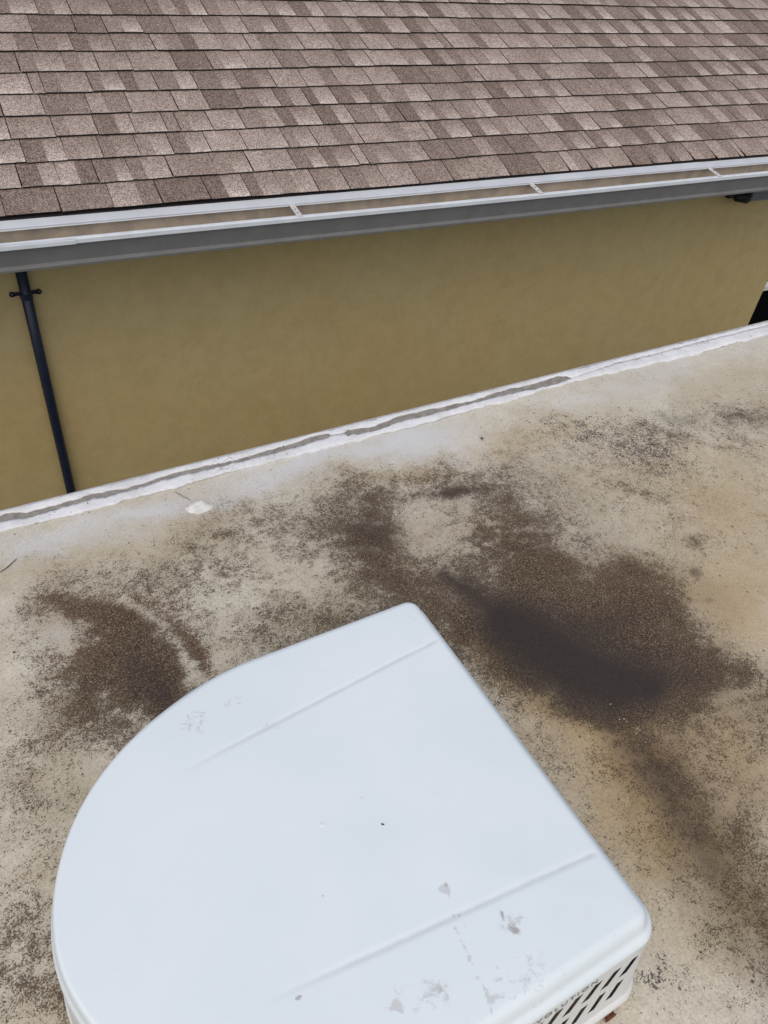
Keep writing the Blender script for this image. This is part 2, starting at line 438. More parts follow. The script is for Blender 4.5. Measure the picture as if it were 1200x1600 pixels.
# drip edge in lengths that overlap
def xat(px, py, y): return ony(px, py, y)[0]
s1 = xat(222, 345, 3.085); s2 = xat(1094, 256, 3.085)
segs = [(HX0, s1, 0.0), (s1 - 0.03, s2 + 0.03, 0.0010), (s2, HX1, 0.0)]
for x0, x1, up in segs:
    top = [(0.03, -0.0158), (-0.041, -0.0158)]
    pr = []
    for d, h in top: p = rp(0, d, h + up); pr.append((p[1], p[2]))
    ly, lz = pr[-1]
    pr += [(ly - 0.004, lz - 0.003), (ly - 0.0045, lz - 0.008), (ly - 0.0072, lz - 0.0105), (ly - 0.0063, lz - 0.0120),
           (ly - 0.0025, lz - 0.009), (ly - 0.002, lz - 0.004), (ly + 0.002, lz - 0.0015)]
    p = rp(0, 0.03, -0.0170 + up); pr.append((p[1], p[2]))
    st = np.arange(x0, x1, 0.25).tolist() + [x1]
    V, Fc, seg = extrude_x(pr, st, lambda x: (0.0012 * math.sin(x * 3.1), 0.001 * math.sin(x * 2.3 + 1)))
    obj('drip_edge', V, Fc, M_WMET, house)

# gutter
gp = [(3.108, -1.268), (3.108, -1.386), (3.020, -1.388), (2.998, -1.315), (3.0005, -1.295), (3.001, -1.2875),
      (2.998, -1.2855), (2.984, -1.2860), (2.9795, -1.2890), (2.9785, -1.3035), (2.982, -1.3065), (2.989, -1.3075), (2.991, -1.311),
      (3.0085, -1.380), (3.007, -1.3825), (2.998, -1.3845), (2.9965, -1.388), (2.9985, -1.398), (3.004, -1.4015), (3.1105, -1.4015), (3.1105, -1.268)]
inner = {0, 1, 2, 3}; face = {11, 12, 13, 14, 15, 16, 17, 18}
st = np.arange(HX0, HX1, 0.2).tolist() + [HX1]
V, Fc, seg = extrude_x(gp, st, lambda x: (0.0016 * math.sin(x * 2.2 + 0.4), 0.0012 * math.sin(x * 1.7)))
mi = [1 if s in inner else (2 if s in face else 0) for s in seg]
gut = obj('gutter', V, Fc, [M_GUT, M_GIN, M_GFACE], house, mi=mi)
for px, py in ((464, 331), (840, 296), (1120, 267)):
    x = xat(px, py, 3.02); w = 0.0125
    a = [(x - w, 2.983, -1.2835), (x + w, 2.983, -1.2835), (x + w, 3.106, -1.2675), (x - w, 3.106, -1.2675)]
    b = [(p[0], p[1], p[2] - 0.0025) for p in a]
    rim = []
    V = a + b; Fc = [(0, 1, 2, 3), (7, 6, 5, 4), (0, 4, 5, 1), (1, 5, 6, 2), (2, 6, 7, 3), (3, 7, 4, 0)]
    # folded side flange gives the strap its channel shape
    v2, f2 = boxg(x + w - 0.0018, x + w, 2.99, 3.10, -1.290, -1.2815)
    o_ = len(V); V += v2; Fc += [tuple(i + o_ for i in q) for q in f2]
    s = obj('gutter_strap', V, Fc, M_STRAP, gut)
    for yy in (3.012, 3.04):
        zz = -1.2835 + (yy - 2.983) * 0.13
        V, Fc = tube([(x, yy, zz - 0.001), (x, yy, zz + 0.0012)], 0.0032, 10); obj('rivet', V, Fc, M_BLACK, s)
# end-to-end joint of the front lip
xj = xat(120, 383, 2.98)
for a0 in (xj,):
    V, Fc, _ = extrude_x([(2.9770, -1.2895), (2.9762, -1.3040), (2.9785, -1.3042), (2.9795, -1.2845), (2.998, -1.2840), (2.998, -1.2855), (2.984, -1.2858)], [a0 - 0.30, a0])
    obj('lip_joiner', V, Fc, M_GUT, gut)

# ------------------------------------------------------------------ downpipe on the wall
pipe_r = 0.0225
px_ = 0.5 * (ony(33, 427, WALLY - 0.03)[0] + ony(112, 772, WALLY - 0.03)[0])
dp = empty('downpipe', (px_, WALLY - 0.03, -H), 'thin navy blue pipe running down the olive wall under the gutter', 'pipe')
V, Fc = tube([(px_, WALLY - 0.03, z) for z in (-1.449, -2.2, -3.0, -H + 0.02)], pipe_r, 20)
obj('pipe', V, Fc, M_PIPE, dp, smooth=True)
def clamp(z, parent):
    parts = [tube([(px_, WALLY - 0.03, z - 0.012), (px_, WALLY - 0.03, z + 0.012)], pipe_r + 0.0035, 20)]
    for s in (-1, 1):
        parts.append(boxg(px_ + s * 0.036 - 0.013, px_ + s * 0.036 + 0.013, WALLY - 0.012, WALLY - 0.004, z - 0.007, z + 0.007))
        c = (px_ + s * 0.053, WALLY - 0.008, z)
        ring = []; rf = []
        for k in range(16):
            t = 2 * math.pi * k / 16
            for rr, yy in ((0.0115, -0.004), (0.0115, 0.004), (0.0052, 0.004), (0.0052, -0.004)):
                ring.append((c[0] + rr * math.cos(t), c[1] + yy, c[2] + rr * math.sin(t)))
        for k in range(16):
            for m in range(4): rf.append((k * 4 + m, k * 4 + (m + 1) % 4, ((k + 1) % 16) * 4 + (m + 1) % 4, ((k + 1) % 16) * 4 + m))
        parts.append((ring, rf))
    v, f = join(parts); return obj('pipe_clamp', v, f, M_PIPE, parent)
clamp(ony(37, 462, WALLY - 0.03)[2], dp); clamp(-3.3, dp)

# ------------------------------------------------------------------ floodlight and grey box under the gutter, right
P = ony(1155, 306, 3.33)
fl = empty('floodlight', (P[0], 3.40, P[2]), 'small black floodlight on the wall tucked under the gutter at right', 'light')
V, Fc = join([boxg(P[0] - 0.035, P[0] + 0.035, 3.372, 3.399, P[2] - 0.03, P[2] + 0.05), tube([(P[0], 3.372, P[2] + 0.01), (P[0] - 0.01, 3.32, P[2] + 0.0)], 0.012, 12)])
obj('bracket', V, Fc, M_BLACK, fl)
path = [(P[0] - 0.055, 3.315, P[2] + 0.006), (P[0] - 0.045, 3.31, P[2] + 0.004), (P[0] + 0.01, 3.305, P[2] - 0.002), (P[0] + 0.04, 3.30, P[2] - 0.006)]
V, Fc = tube(path, [0.018, 0.026, 0.030, 0.033], 20); obj('housing', V, Fc, M_BLACK, fl, smooth=True)
V, Fc = tube([(P[0] + 0.040, 3.30, P[2] - 0.006), (P[0] + 0.052, 3.298, P[2] - 0.008), (P[0] + 0.058, 3.297, P[2] - 0.009)], [0.029, 0.022, 0.010], 20); obj('lens', V, Fc, M_GLASS, fl, smooth=True)
Q = ony(1180, 306, 3.33)
x0 = ony(1176, 312, 3.28)[0]
V, Fc = boxg(x0, x0 + 0.30, 3.29, 3.398, ony(1190, 313, 3.29)[2], -1.452)
jb = obj('junction_box', V, Fc, M_GREYBOX, origin=(x0 + 0.15, 3.398, Q[2])); tag(jb, 'plain grey metal box beside the black floodlight under the gutter', 'box')
bv = jb.modifiers.new('edge', 'BEVEL'); bv.width = 0.004; bv.segments = 2

# ------------------------------------------------------------------ fence and hedge past the wall corner
FY = 4.62; FT = ony(1196, 447, FY)[2]
fe = empty('fence', (6.9, FY, -H), 'low black board fence with a pale cap beyond the house corner', 'fence')
x = WALLX + 0.03
xq = x
while xq < 9.0:
    V, Fc = boxg(xq, xq + 0.142, FY, FY + 0.022, -H + 0.04, FT - 0.03); obj('fence_board', V, Fc, M_FENCE, fe)
    xq += 0.147
V, Fc = boxg(x, 9.0, FY - 0.035, FY + 0.05, FT - 0.028, FT + 0.012); obj('cap_rail', V, Fc, M_BODY, fe)
hr = np.random.default_rng(3); LV = []; LF = []
for k in range(2600):
    c = np.array([hr.uniform(5.1, 8.5), hr.uniform(4.95, 5.6), -H + hr.uniform(0.05, 1.0)]); c[2] += 0.12 * math.sin(c[0] * 5)
    a = hr.normal(size=3); a /= np.linalg.norm(a); b = np.cross(a, hr.normal(size=3)); b /= np.linalg.norm(b); s = hr.uniform(0.02, 0.045)
    o_ = len(LV); LV += [tuple(c - a * s), tuple(c - b * s * 0.5), tuple(c + a * s), tuple(c + b * s * 0.5)]; LF.append((o_, o_ + 1, o_ + 2, o_ + 3))
hd = empty('hedge', (6.8, 5.25, -H), 'green leafy hedge behind the black fence', 'hedge')
obj('foliage', LV, LF, M_LEAF, hd)
V, Fc = join([tube([(5.3 + 0.5 * k, 5.25, -H), (5.33 + 0.5 * k, 5.27, -H + 0.5), (5.28 + 0.5 * k, 5.22, -H + 0.9)], [0.02, 0.014, 0.006], 6) for k in range(7)])
obj('stem', V, Fc, M_TWIG, hd)

# ------------------------------------------------------------------ caravan: roof, rail, peeling coating, body
ZR = -1.37
E0 = onz(0, 800, ZR); E1 = onz(1200, 502, ZR)
ra = math.atan2(E1[1] - E0[1], E1[0] - E0[0]); e1 = np.array([math.cos(ra), math.sin(ra), 0]); e2 = np.array([-math.sin(ra), math.cos(ra), 0])
def RV(a, b, z=ZR): return E0 + e1 * a + e2 * b + np.array([0, 0, z - ZR])     # a along edge, b outward
cv = empty('caravan', tuple(RV(1.4, -1.15, -H)), 'parked caravan with a stained cream roof and peeling white edge coating', 'caravan')

G = lambda cx, cy, rx, ry, ang=0, amp=1.0, p=2.0: (cx, cy, rx, ry, ang, amp, p)
def field(px, py, blobs, lines=()):
    out = np.zeros_like(px)
    for cx, cy, rx, ry, ang, amp, p in blobs:
        c, s = math.cos(math.radians(ang)), math.sin(math.radians(ang))
        dx, dy = px - cx, py - cy
        q = ((dx * c + dy * s) / rx) ** 2 + ((-dx * s + dy * c) / ry) ** 2
        g = amp * np.exp(-(q ** (p / 2)) * 0.9)
        out = 1 - (1 - out) * (1 - np.clip(g, 0, 1)) if amp > 0 else out * (1 + g)
    for pts, amp, soft in lines:                      # tapered strokes: (x, y, radius)
        best = np.full_like(px, 9.0)
        for (x0, y0, r0), (x1, y1, r1) in zip(pts[:-1], pts[1:]):
            L2 = (x1 - x0) ** 2 + (y1 - y0) ** 2
            t = np.clip(((px - x0) * (x1 - x0) + (py - y0) * (y1 - y0)) / L2, 0, 1)
            d = np.hypot(px - (x0 + t * (x1 - x0)), py - (y0 + t * (y1 - y0))) / (r0 + t * (r1 - r0))
            best = np.minimum(best, d)
        g = amp * np.clip((1 + soft - best) / (2 * soft), 0, 1); g = g * g * (3 - 2 * g) / max(amp, 1e-6) ** 2 * 1.0 if False else g
        out = 1 - (1 - out) * (1 - g)
    return np.clip(out, 0, 1)

# 1-D spacing: fine where the photo looks, coarse elsewhere
A = np.concatenate([np.linspace(-2.6, -0.36, 16), np.arange(-0.35, 3.1, 0.0065), np.linspace(3.12, 5.2, 16)])
Bv = np.concatenate([np.linspace(-2.30, -1.76, 8), np.arange(-1.75, -0.03, 0.0065), [-0.022]])
AA, BB = np.meshgrid(A, Bv)
P3 = E0[None, None, :] + AA[..., None] * e1 + BB[..., None] * e2
px, py = to_px(P3.reshape(-1, 3)); px = px.reshape(AA.shape); py = py.reshape(AA.shape)
# organic warp of the stain map, fixed to the roof
wx = (fbm(AA * 7, BB * 7, 1) - 0.5) * 70 + (fbm(AA * 30, BB * 30, 5) - 0.5) * 30
wy = (fbm(AA * 7 + 50, BB * 7, 2) - 0.5) * 55 + (fbm(AA * 30, BB * 30 + 9, 6) - 0.5) * 24
qx, qy = px + wx, py + wy
# survey of how dark the dirt is, one digit per 50 photo pixels (x 0..1200, y 550..1600), read onto the roof plane
GRID = """
0 0 0 0 0 0 0 0 0 0 0 0 0 0 0 0 0 0 0 0 .5 .5 .5 .5 .5
0 0 0 0 0 0 0 0 0 0 0 0 0 0 0 0 0 0 .3 .5 .5 1 1 1.5 2
0 0 0 0 0 0 0 0 0 0 0 0 0 0 .3 .5 1 1.5 1.5 1.5 2 3 3.2 3.5 4
0 0 0 0 0 0 0 0 0 0 0 0 .3 .5 1 1.5 3 3 3 3.4 3.8 3.5 2 2.5 2.6
0 0 0 0 0 .5 .5 1 1.5 1.5 2.5 4.2 4.6 4.6 6.2 5 5 3.8 3 3.6 3.8 3 2.2 2.2 2.2
.5 .5 .5 .5 .5 1 2.2 4 4 4.2 5 6.6 6.4 3.2 3.4 5.6 6.6 5.6 3.6 2.4 2.4 3 2.4 2.2 2.2
1 1 1 1 2 3 4 4.4 4.6 4 5.4 8.2 7.6 3.8 3.8 6.2 7.6 7.2 5.2 2.6 1.6 3 2.8 2.2 2.2
1 2 3.8 4.6 4.2 4.6 4.6 4.2 3.8 4.2 4.6 6.4 7.2 6.6 6.8 7.8 8.2 8.3 8.2 7.8 7 4 2 1.2 1.6
1.5 5.4 5.8 5.6 5.2 4.8 4.4 4.2 4.2 4.8 5 5.2 6 7 7.2 7.8 8.4 8.4 8.6 8.9 8.8 7.2 1.6 1 1
1.5 4 4.8 7.2 7.6 6.0 4.8 4.2 4.6 5 5 5 6 7 7 7.4 9 9 8.9 9 8.9 8.6 4.8 2 1
1 3.8 6 7.6 8.6 7.6 4.2 4 4 4 4 5 6 6 6 5 7 9 9.3 9 9 8.7 8.2 5.8 4.4
2 3.4 5.6 7 7.6 9 5 4 4 4 4 4 4 5 5 4 3.4 4.2 7.6 8.8 9 8.5 7 5 5.5
3 4 5 5.6 5.6 5.6 4 4 4 4 4 4 4 4 4 4 3 3 3 4.4 5.0 4.4 4.2 4.0 4.4
4 3.2 2.8 2.4 3 3 4 4 4 4 4 4 4 4 4 4 3 3.4 2.6 3 5.2 5.2 4 3.2 3.0
4 3.6 3 3 3 3 4 4 4 4 4 4 4 4 4 4 3 3 2.5 2.6 3.6 5.4 4.6 4.2 3.6
3.6 3.2 3 3 3 3 4 4 4 4 4 4 4 4 4 4 3 3 2.6 2.6 2.8 4.4 4.8 4.8 4.4
3.2 3.2 3 3 3 3 4 4 4 4 4 4 4 4 4 4 3 3 3 2.6 2.4 3 4.6 5 5
3.6 3.6 4 4 4 4 4 4 4 4 4 4 4 4 4 4 3 3 3 2.6 2 2.6 3.6 4.8 5
4 4.2 4 4 4 4 4 4 4 4 4 4 4 4 4 4 3 3 2 2 2 2.2 3 4.6 5.6
4.4 5 5 4 4 4 4 4 4 4 4 4 4 4 4 4 3 2 2 2 2 2 2.5 3 4.6
4.4 4.6 5 4 4 4 4 4 4 4 4 4 4 4 3 3 2 2 2 2 2.4 2.6 2 2.2 3
4 4 4 4 4 4 4 4 4 4 4 4 4 4 3 2 2 2 1.5 1 1.2 1.5 1.2 1.5 2
"""
GR = np.array([[float(q) for q in l.split()] for l in GRID.strip().splitlines()])
def grid_at(x, y):
    gx_ = np.clip(x / 50.0, 0, GR.shape[1] - 1.001); gy_ = np.clip((y - 550) / 50.0, 0, GR.shape[0] - 1.001)
    i = np.floor(gx_).astype(int); j = np.floor(gy_).astype(int); fx = gx_ - i; fy = gy_ - j
    fx = 0.5 * fx + 0.5 * fx * fx * (3 - 2 * fx); fy = 0.5 * fy + 0.5 * fy * fy * (3 - 2 * fy)
    return (GR[j, i] * (1 - fx) + GR[j, i + 1] * fx) * (1 - fy) + (GR[j + 1, i] * (1 - fx) + GR[j + 1, i + 1] * fx) * fy
stain = grid_at(px + wx * 0.42, py + wy * 0.42) / 9.1
stain = stain + field(px + wx * 0.3, py + wy * 0.3, [G(235, 1010, 66, 9, 48, .22, 3), G(180, 960, 60, 9, 20, .15, 3), G(305, 1020, 60, 12, 46, .35), G(700, 770, 70, 9, -6, .25), G(600, 780, 50, 12, 10, .15), G(955, 965, 60, 16, -14, .12), G(1085, 845, 22, 10, 10, .25), G(1005, 770, 40, 8, 15, .2),
    G(150, 1060, 20, 60, 25, .12), G(1035, 675, 50, 7, 12, .2), G(1160, 650, 40, 8, 8, .2), G(1130, 700, 60, 6, 12, .2)])
stain = stain + field(px + wx * 0.25, py + wy * 0.25, [], [([(60, 930, 8), (130, 950, 12), (195, 980, 15), (242, 1025, 18), (262, 1075, 19), (252, 1125, 14)], .26, .95)])
stain = stain * (1 - field(px + wx * 0.2, py + wy * 0.2, [], [([(190, 938, 4), (240, 968, 7), (280, 1010, 8), (305, 1058, 10)], .34, .95)]))
stain = stain * (1 - field(px, py, [G(85, 985, 36, 13, 8, .75), G(100, 1000, 12, 24, -20, .6), G(345, 1040, 16, 20, 30, .4), G(640, 800, 40, 20, 20, .35), G(670, 850, 50, 26, 20, .30), G(1150, 1085, 50, 8, -14, .5), G(1130, 1115, 50, 7, -8, .35), G(480, 900, 60, 26, -10, .3), G(420, 880, 30, 22, 0, .3), G(900, 860, 60, 16, 30, .3), G(385, 935, 50, 12, 0, .25)]))
fl_n = fbm(AA * 4.2 + BB * 1.5, BB * 7.0 - AA * 0.8, 61, 3)
tide = sum(np.exp(-((fl_n - c_) / 0.011) ** 2) * a_ for c_, a_ in ((0.38, 0.12), (0.47, -0.15), (0.56, 0.14), (0.64, -0.12)))
stain = stain + tide * np.clip(stain * 2.2 - 0.25, 0, 1)
crust = np.clip((fbm(AA * 26, BB * 34, 71, 3) - 0.56) * 9, 0, 1) * field(px, py, [G(420, 900, 150, 70, 0, .8), G(100, 1000, 120, 60, 10, .6), G(240, 1130, 120, 60, 0, .5), G(60, 1400, 90, 200, 0, .6), G(740, 830, 160, 60, 10, .5), G(1140, 1320, 90, 90, 0, .5)])
stain = stain * (1 - 0.62 * crust)
stain = np.clip(stain * (0.78 + 0.50 * fbm(AA * 14, BB * 14, 11)) + (fbm(AA * 40, BB * 40, 12) - 0.5) * 0.16 * (stain > 0.12), 0, 1)
film = field(qx, qy, [G(1020, 1190, 70, 60, 45, .45), G(1000, 1130, 90, 26, 10, .45), G(930, 1110, 60, 26, 25, .35), G(1150, 1110, 110, 40, 10, .40), G(740, 980, 60, 40, 45, .25), G(640, 900, 110, 60, 30, .25), G(180, 1020, 120, 60, 35, .28),
    G(1000, 930, 140, 70, 28, .45), G(560, 820, 110, 70, 0, .30), G(840, 820, 120, 80, 20, .25), G(1160, 1240, 60, 60, 40, .35), G(120, 960, 110, 40, 12, .25), G(1180, 1370, 60, 60, 40, .2)],
    [([(975, 1140, 20), (1020, 1200, 42), (1070, 1270, 46), (1120, 1350, 48), (1180, 1430, 50), (1240, 1500, 50)], .80, .95), ([(990, 1150, 8), (1035, 1210, 22), (1075, 1265, 24), (1120, 1335, 14)], .45, .95)])
wet = field(qx * 0.35 + px * 0.65, qy * 0.35 + py * 0.65, [G(1010, 1040, 95, 36, 8, .42), G(945, 975, 60, 22, -12, .40), G(580, 832, 42, 26, 10, .45), G(705, 770, 50, 9, -8, .55), G(225, 1052, 40, 26, 40, .50),
    G(255, 1090, 26, 26, 60, .55), G(1070, 1068, 60, 20, 5, .40), G(1020, 1225, 60, 26, 50, .30), G(1060, 655, 34, 8, 12, .30)],
    [([(695, 898, 7), (735, 930, 17), (775, 962, 27), (815, 990, 34)], .80, .92), ([(785, 968, 26), (810, 982, 42), (860, 1018, 56), (910, 1048, 60), (960, 1066, 50), (1010, 1074, 30)], .97, .60),
     ([(1000, 1160, 14), (1030, 1215, 24), (1070, 1290, 24), (1130, 1370, 20)], .30, .9)])
ochre = field(qx, qy, [G(1130, 960, 110, 50, 38, .55), G(1150, 880, 90, 60, 20, .25), G(1120, 1170, 120, 70, 20, .60), G(1080, 1440, 120, 90, 30, .30), G(1150, 780, 110, 130, 10, .35), G(1140, 980, 90, 70, 30, .4), G(960, 720, 160, 50, 10, .18), G(1000, 1350, 90, 110, 30, .22), G(1080, 780, 160, 70, 15, .25), G(950, 1280, 60, 90, 40, .30), G(120, 870, 150, 18, -8, .2),
    G(700, 722, 120, 12, -12, .35), G(640, 745, 120, 12, -4, .35), G(330, 800, 60, 20, -12, .2), G(1150, 1300, 80, 130, 30, .40), G(880, 1180, 80, 60, 50, .3), G(820, 690, 60, 14, -6, .3)],
    [([(740, 990, 14), (800, 1050, 24), (860, 1105, 34), (930, 1150, 50), (985, 1230, 52), (1040, 1320, 40)], .90, .95)])
green = field(qx, qy, [G(1060, 1330, 50, 60, 50, .5), G(1150, 1440, 60, 50, 40, .5), G(60, 870, 90, 18, -8, .3), G(960, 900, 60, 30, 20, .25), G(90, 1110, 40, 60, 20, .5), G(500, 960, 60, 40, 10, .3), G(300, 860, 90, 22, -10, .35), G(920, 780, 60, 24, 40, .4), G(90, 1230, 60, 60, 0, .3)])
rust = field(qx, qy, [G(90, 950, 90, 30, 15, .7), G(100, 1010, 60, 30, 20, .7), G(230, 950, 80, 22, 25, .6), G(310, 1020, 60, 14, 45, .8), G(60, 1150, 60, 60, 0, .3), G(960, 900, 110, 40, 25, .45), G(1040, 1170, 60, 40, 40, .3), G(1150, 1100, 80, 30, 20, .4), G(1120, 1250, 60, 60, 30, .3)])
clean = field(qx, qy, [G(60, 850, 130, 20, -10, .85), G(230, 800, 120, 14, -13, .75), G(450, 735, 120, 20, -14, .85), G(620, 690, 90, 22, -14, .95), G(690, 700, 70, 20, 10, .7), G(870, 625, 60, 14, -12, .45),
    G(980, 610, 90, 22, -10, .30), G(1130, 550, 120, 16, -14, .35), G(90, 985, 30, 14, 5, .40), G(310, 792, 70, 14, -12, .3), G(1030, 580, 60, 14, -14, .3)])
clean = np.clip(clean + 0.25 * np.exp(-((BB + 0.05) / 0.05) ** 2), 0, 1) * np.clip(0.5 + fbm(AA * 12, BB * 12, 21), 0, 1)
coarse = field(qx, qy, [G(1060, 660, 90, 22, 12, .55), G(1160, 640, 70, 30, 10, .62), G(1180, 690, 60, 18, 18, .5), G(970, 690, 110, 34, 14, .55), G(890, 680, 70, 22, 10, .52), G(1020, 700, 80, 26, 25, .5), G(1010, 740, 140, 50, 15, .36),
    G(900, 760, 100, 40, 25, .32), G(1140, 830, 120, 60, 15, .28), G(1015, 1540, 42, 24, 8, .80), G(1040, 1515, 20, 22, 0, .6), G(1085, 1553, 26, 12, 0, .45), G(1100, 1450, 120, 70, 0, .28),
    G(500, 950, 60, 40, 20, .42), G(300, 900, 80, 26, 0, .38), G(200, 905, 120, 18, 5, .4), G(840, 1130, 60, 60, 50, .32), G(60, 1200, 110, 100, 0, .38), G(80, 1040, 60, 90, 0, .3), G(1100, 1200, 90, 60, 20, .25), G(85, 1400, 40, 160, 0, .25), G(830, 650, 50, 20, 0, .25)])
gl = G(1087, 895, 11, 8, 15, 1.0, 6); spot = field(px, py, [gl, G(1108, 938, 9, 4, 0, .7, 4), G(1080, 845, 9, 7, 20, .5, 3), G(753, 685, 5, 3, 40, .9, 4)])
wet = np.clip(wet + spot * 0.55, 0, 1)
Z = ZR + 0.0025 * (fbm(AA * 5, BB * 9, 31) - 0.5) + 0.006 * np.exp(-((BB + 0.08) / 0.05) ** 2) * (fbm(AA * 4, BB * 2, 41) - 0.3)
P3[..., 2] = Z
na, nb = len(A), len(Bv); idx = np.arange(na * nb).reshape(nb, na)
Fq = np.stack([idx[:-1, :-1], idx[:-1, 1:], idx[1:, 1:], idx[1:, :-1]], -1).reshape(-1, 4)
rv_roof = obj('roof_panel', P3.reshape(-1, 3), Fq.tolist(), MR, cv, smooth=True)
for nm, arr in (('stain', stain), ('wet', wet), ('film', film), ('ochre', ochre), ('green', green), ('rust', rust), ('clean', clean), ('coarse', coarse)):
    at = rv_roof.data.attributes.new(nm, 'FLOAT', 'POINT'); at.data.foreach_set('value', arr.ravel().astype(np.float32))

# edge rail (exposed grey) + outer aluminium bead
def sweep_rv(prof, a0, a1, step=0.05, wob=0.0):
    st = np.arange(a0, a1, step).tolist() + [a1]; n = len(prof); V = []; Fc = []
    for k, a in enumerate(st):
        for b, z in prof:
            V.append(tuple(RV(a, b + wob * math.sin(a * 9), z)))
    for k in range(len(st) - 1):
        for i in range(n):
            j = (i + 1) % n; Fc.append((k * n + i, (k + 1) * n + i, (k + 1) * n + j, k * n + j))
    Fc.append(tuple(range(n))); Fc.append(tuple((len(st) - 1) * n + i for i in range(n - 1, -1, -1)))
    return V, Fc
V, Fc = sweep_rv([(-0.060, ZR - 0.004), (-0.060, ZR + 0.0015), (-0.052, ZR + 0.0035), (-0.006, ZR + 0.0035), (-0.006, ZR - 0.004)], -2.6, 5.2)
obj('edge_rail', V, Fc, M_RAIL, cv)
V, Fc = sweep_rv([(-0.0055, ZR - 0.03), (-0.0055, ZR + 0.004), (-0.003, ZR + 0.006), (0.001, ZR + 0.004), (0.003, ZR - 0.001), (0.003, ZR - 0.035)], -2.6, 5.2)
obj('outer_bead', V, Fc, M_ALU, cv)
V, Fc = join([([tuple(RV(a, b, z)) for z in (-3.72, ZR - 0.031) for b in (-2.29, -0.008) for a in (-2.59, 5.19)], [(0, 2, 3, 1), (4, 5, 7, 6), (0, 1, 5, 4), (2, 6, 7, 3), (0, 4, 6, 2), (1, 3, 7, 5)])])
V = [(p[0], p[1], p[2] - (0.006 if i > 3 else 0)) for i, p in enumerate(V)]
obj('body', V, Fc, M_BODY, cv)
for a in (0.9, 1.8):
    for b in (-0.20, -2.10):
        c0 = RV(a, b - 0.1, -H + 0.33); c1 = RV(a, b + 0.1, -H + 0.33)
        V, Fc = tube([c0, c1], 0.33, 24); w = obj('wheel', V, Fc, M_BLACK, cv)

# peeling white coating: two wavy ribbons with the bare grey strip between
gap = [(-250, 871, 884), (-60, 824, 835), (0, 809, 819.5), (17, 803.5, 815), (44, 802, 812), (99, 787.5, 796), (146, 774, 783), (204, 762.7, 770), (257, 746.6, 752.5), (268, 741, 750), (350, 725, 730.6), (450, 697.5, 705),
       (500, 681, 690), (513, 678.5, 686), (517, 681.5, 682), (539, 678, 678.5), (543, 672.5, 684), (550, 673, 682), (583, 668, 677), (627, 650.5, 661), (690, 638, 646), (737, 628, 633.5), (777, 615, 623), (803, 608, 617), (837, 600, 610),
       (870, 590, 602), (886, 590, 596), (893, 593, 593.4), (960, 570, 570.3), (1200, 509.5, 509.8), (1500, 436, 436.3)]
gx = np.array([g_[0] for g_ in gap], float); gt = np.array([g_[1] for g_ in gap], float); gb = np.array([g_[2] for g_ in gap], float)
inn = [(-250, 905), (0, 832), (90, 813), (200, 783), (350, 742), (450, 718), (550, 692.5), (650, 667), (737, 643), (830, 618), (893, 598.5), (950, 587), (1050, 564), (1120, 546), (1200, 523.5), (1500, 450)]
ix = np.array([a for a, _ in inn], float); iy = np.array([b for _, b in inn], float)
def ribbon(top_fn, bot_fn, h, seed):
    V = []; Fc = []; K = 5
    X = np.arange(-240, 1500, 3.0)
    for k, x in enumerate(X):
        pt = RVb(x, top_fn(x)); pb = RVb(x, bot_fn(x))
        for m in range(K):
            q = m / (K - 1); b = pt[1] * (1 - q) + pb[1] * q; a = pt[0] * (1 - q) + pb[0] * q
            edge = min(q, 1 - q) * 2
            z = ZR + 0.0035 + h * (0.75 + 0.25 * min(1, edge * 2)) + 0.0022 * (fbm(a * 30, b * 30 + seed, 3) - 0.5)
            V.append(tuple(RV(a, b, z)))
        V.append(tuple(RV(pb[0], pb[1], ZR + 0.0005))); V.append(tuple(RV(pt[0], pt[1], ZR + 0.0005)))
    n = K + 2
    for k in range(len(X) - 1):
        for m in range(n):
            j = (m + 1) % n
            Fc.append((k * n + m, k * n + j, (k + 1) * n + j, (k + 1) * n + m))
    return V, Fc
def RVb(x, y):
    P = onz(x, y, ZR) - E0; return float(P @ e1), float(P @ e2)
def edge_y(x): return 800 + (502 - 800) / 1200 * x
def nz(x, s, sc, amp): return float((fbm(np.array(x / sc), np.array(s * 3.7), s) - 0.5) * amp)
def gtop(x): return float(np.interp(x, gx, gt)) + nz(x, 5, 14, 4.0) + nz(x, 15, 5, 2.5)
def gbot(x): return float(np.interp(x, gx, gb)) + nz(x, 6, 11, 4.0) + nz(x, 16, 5, 2.5)
def upper_top(x): return edge_y(x) + 2.0 + max(0, nz(x, 7, 8, 5)) 
def lower_bot(x): return float(np.interp(x, ix, iy)) + nz(x, 8, 12, 5.0) + nz(x, 9, 40, 5) + nz(x, 18, 4, 2.5)
V, Fc = ribbon(upper_top, lambda x: max(min(gtop(x), gbot(x)), upper_top(x) + 1.2), 0.0034, 1)
obj('white_coating', V, Fc, M_PAINT, cv, smooth=True)
V, Fc = ribbon(lambda x: max(gtop(x), gbot(x)), lambda x: max(lower_bot(x), max(gtop(x), gbot(x)) + 2), 0.0038, 2)
obj('white_coating', V, Fc, M_PAINT, cv, smooth=True)

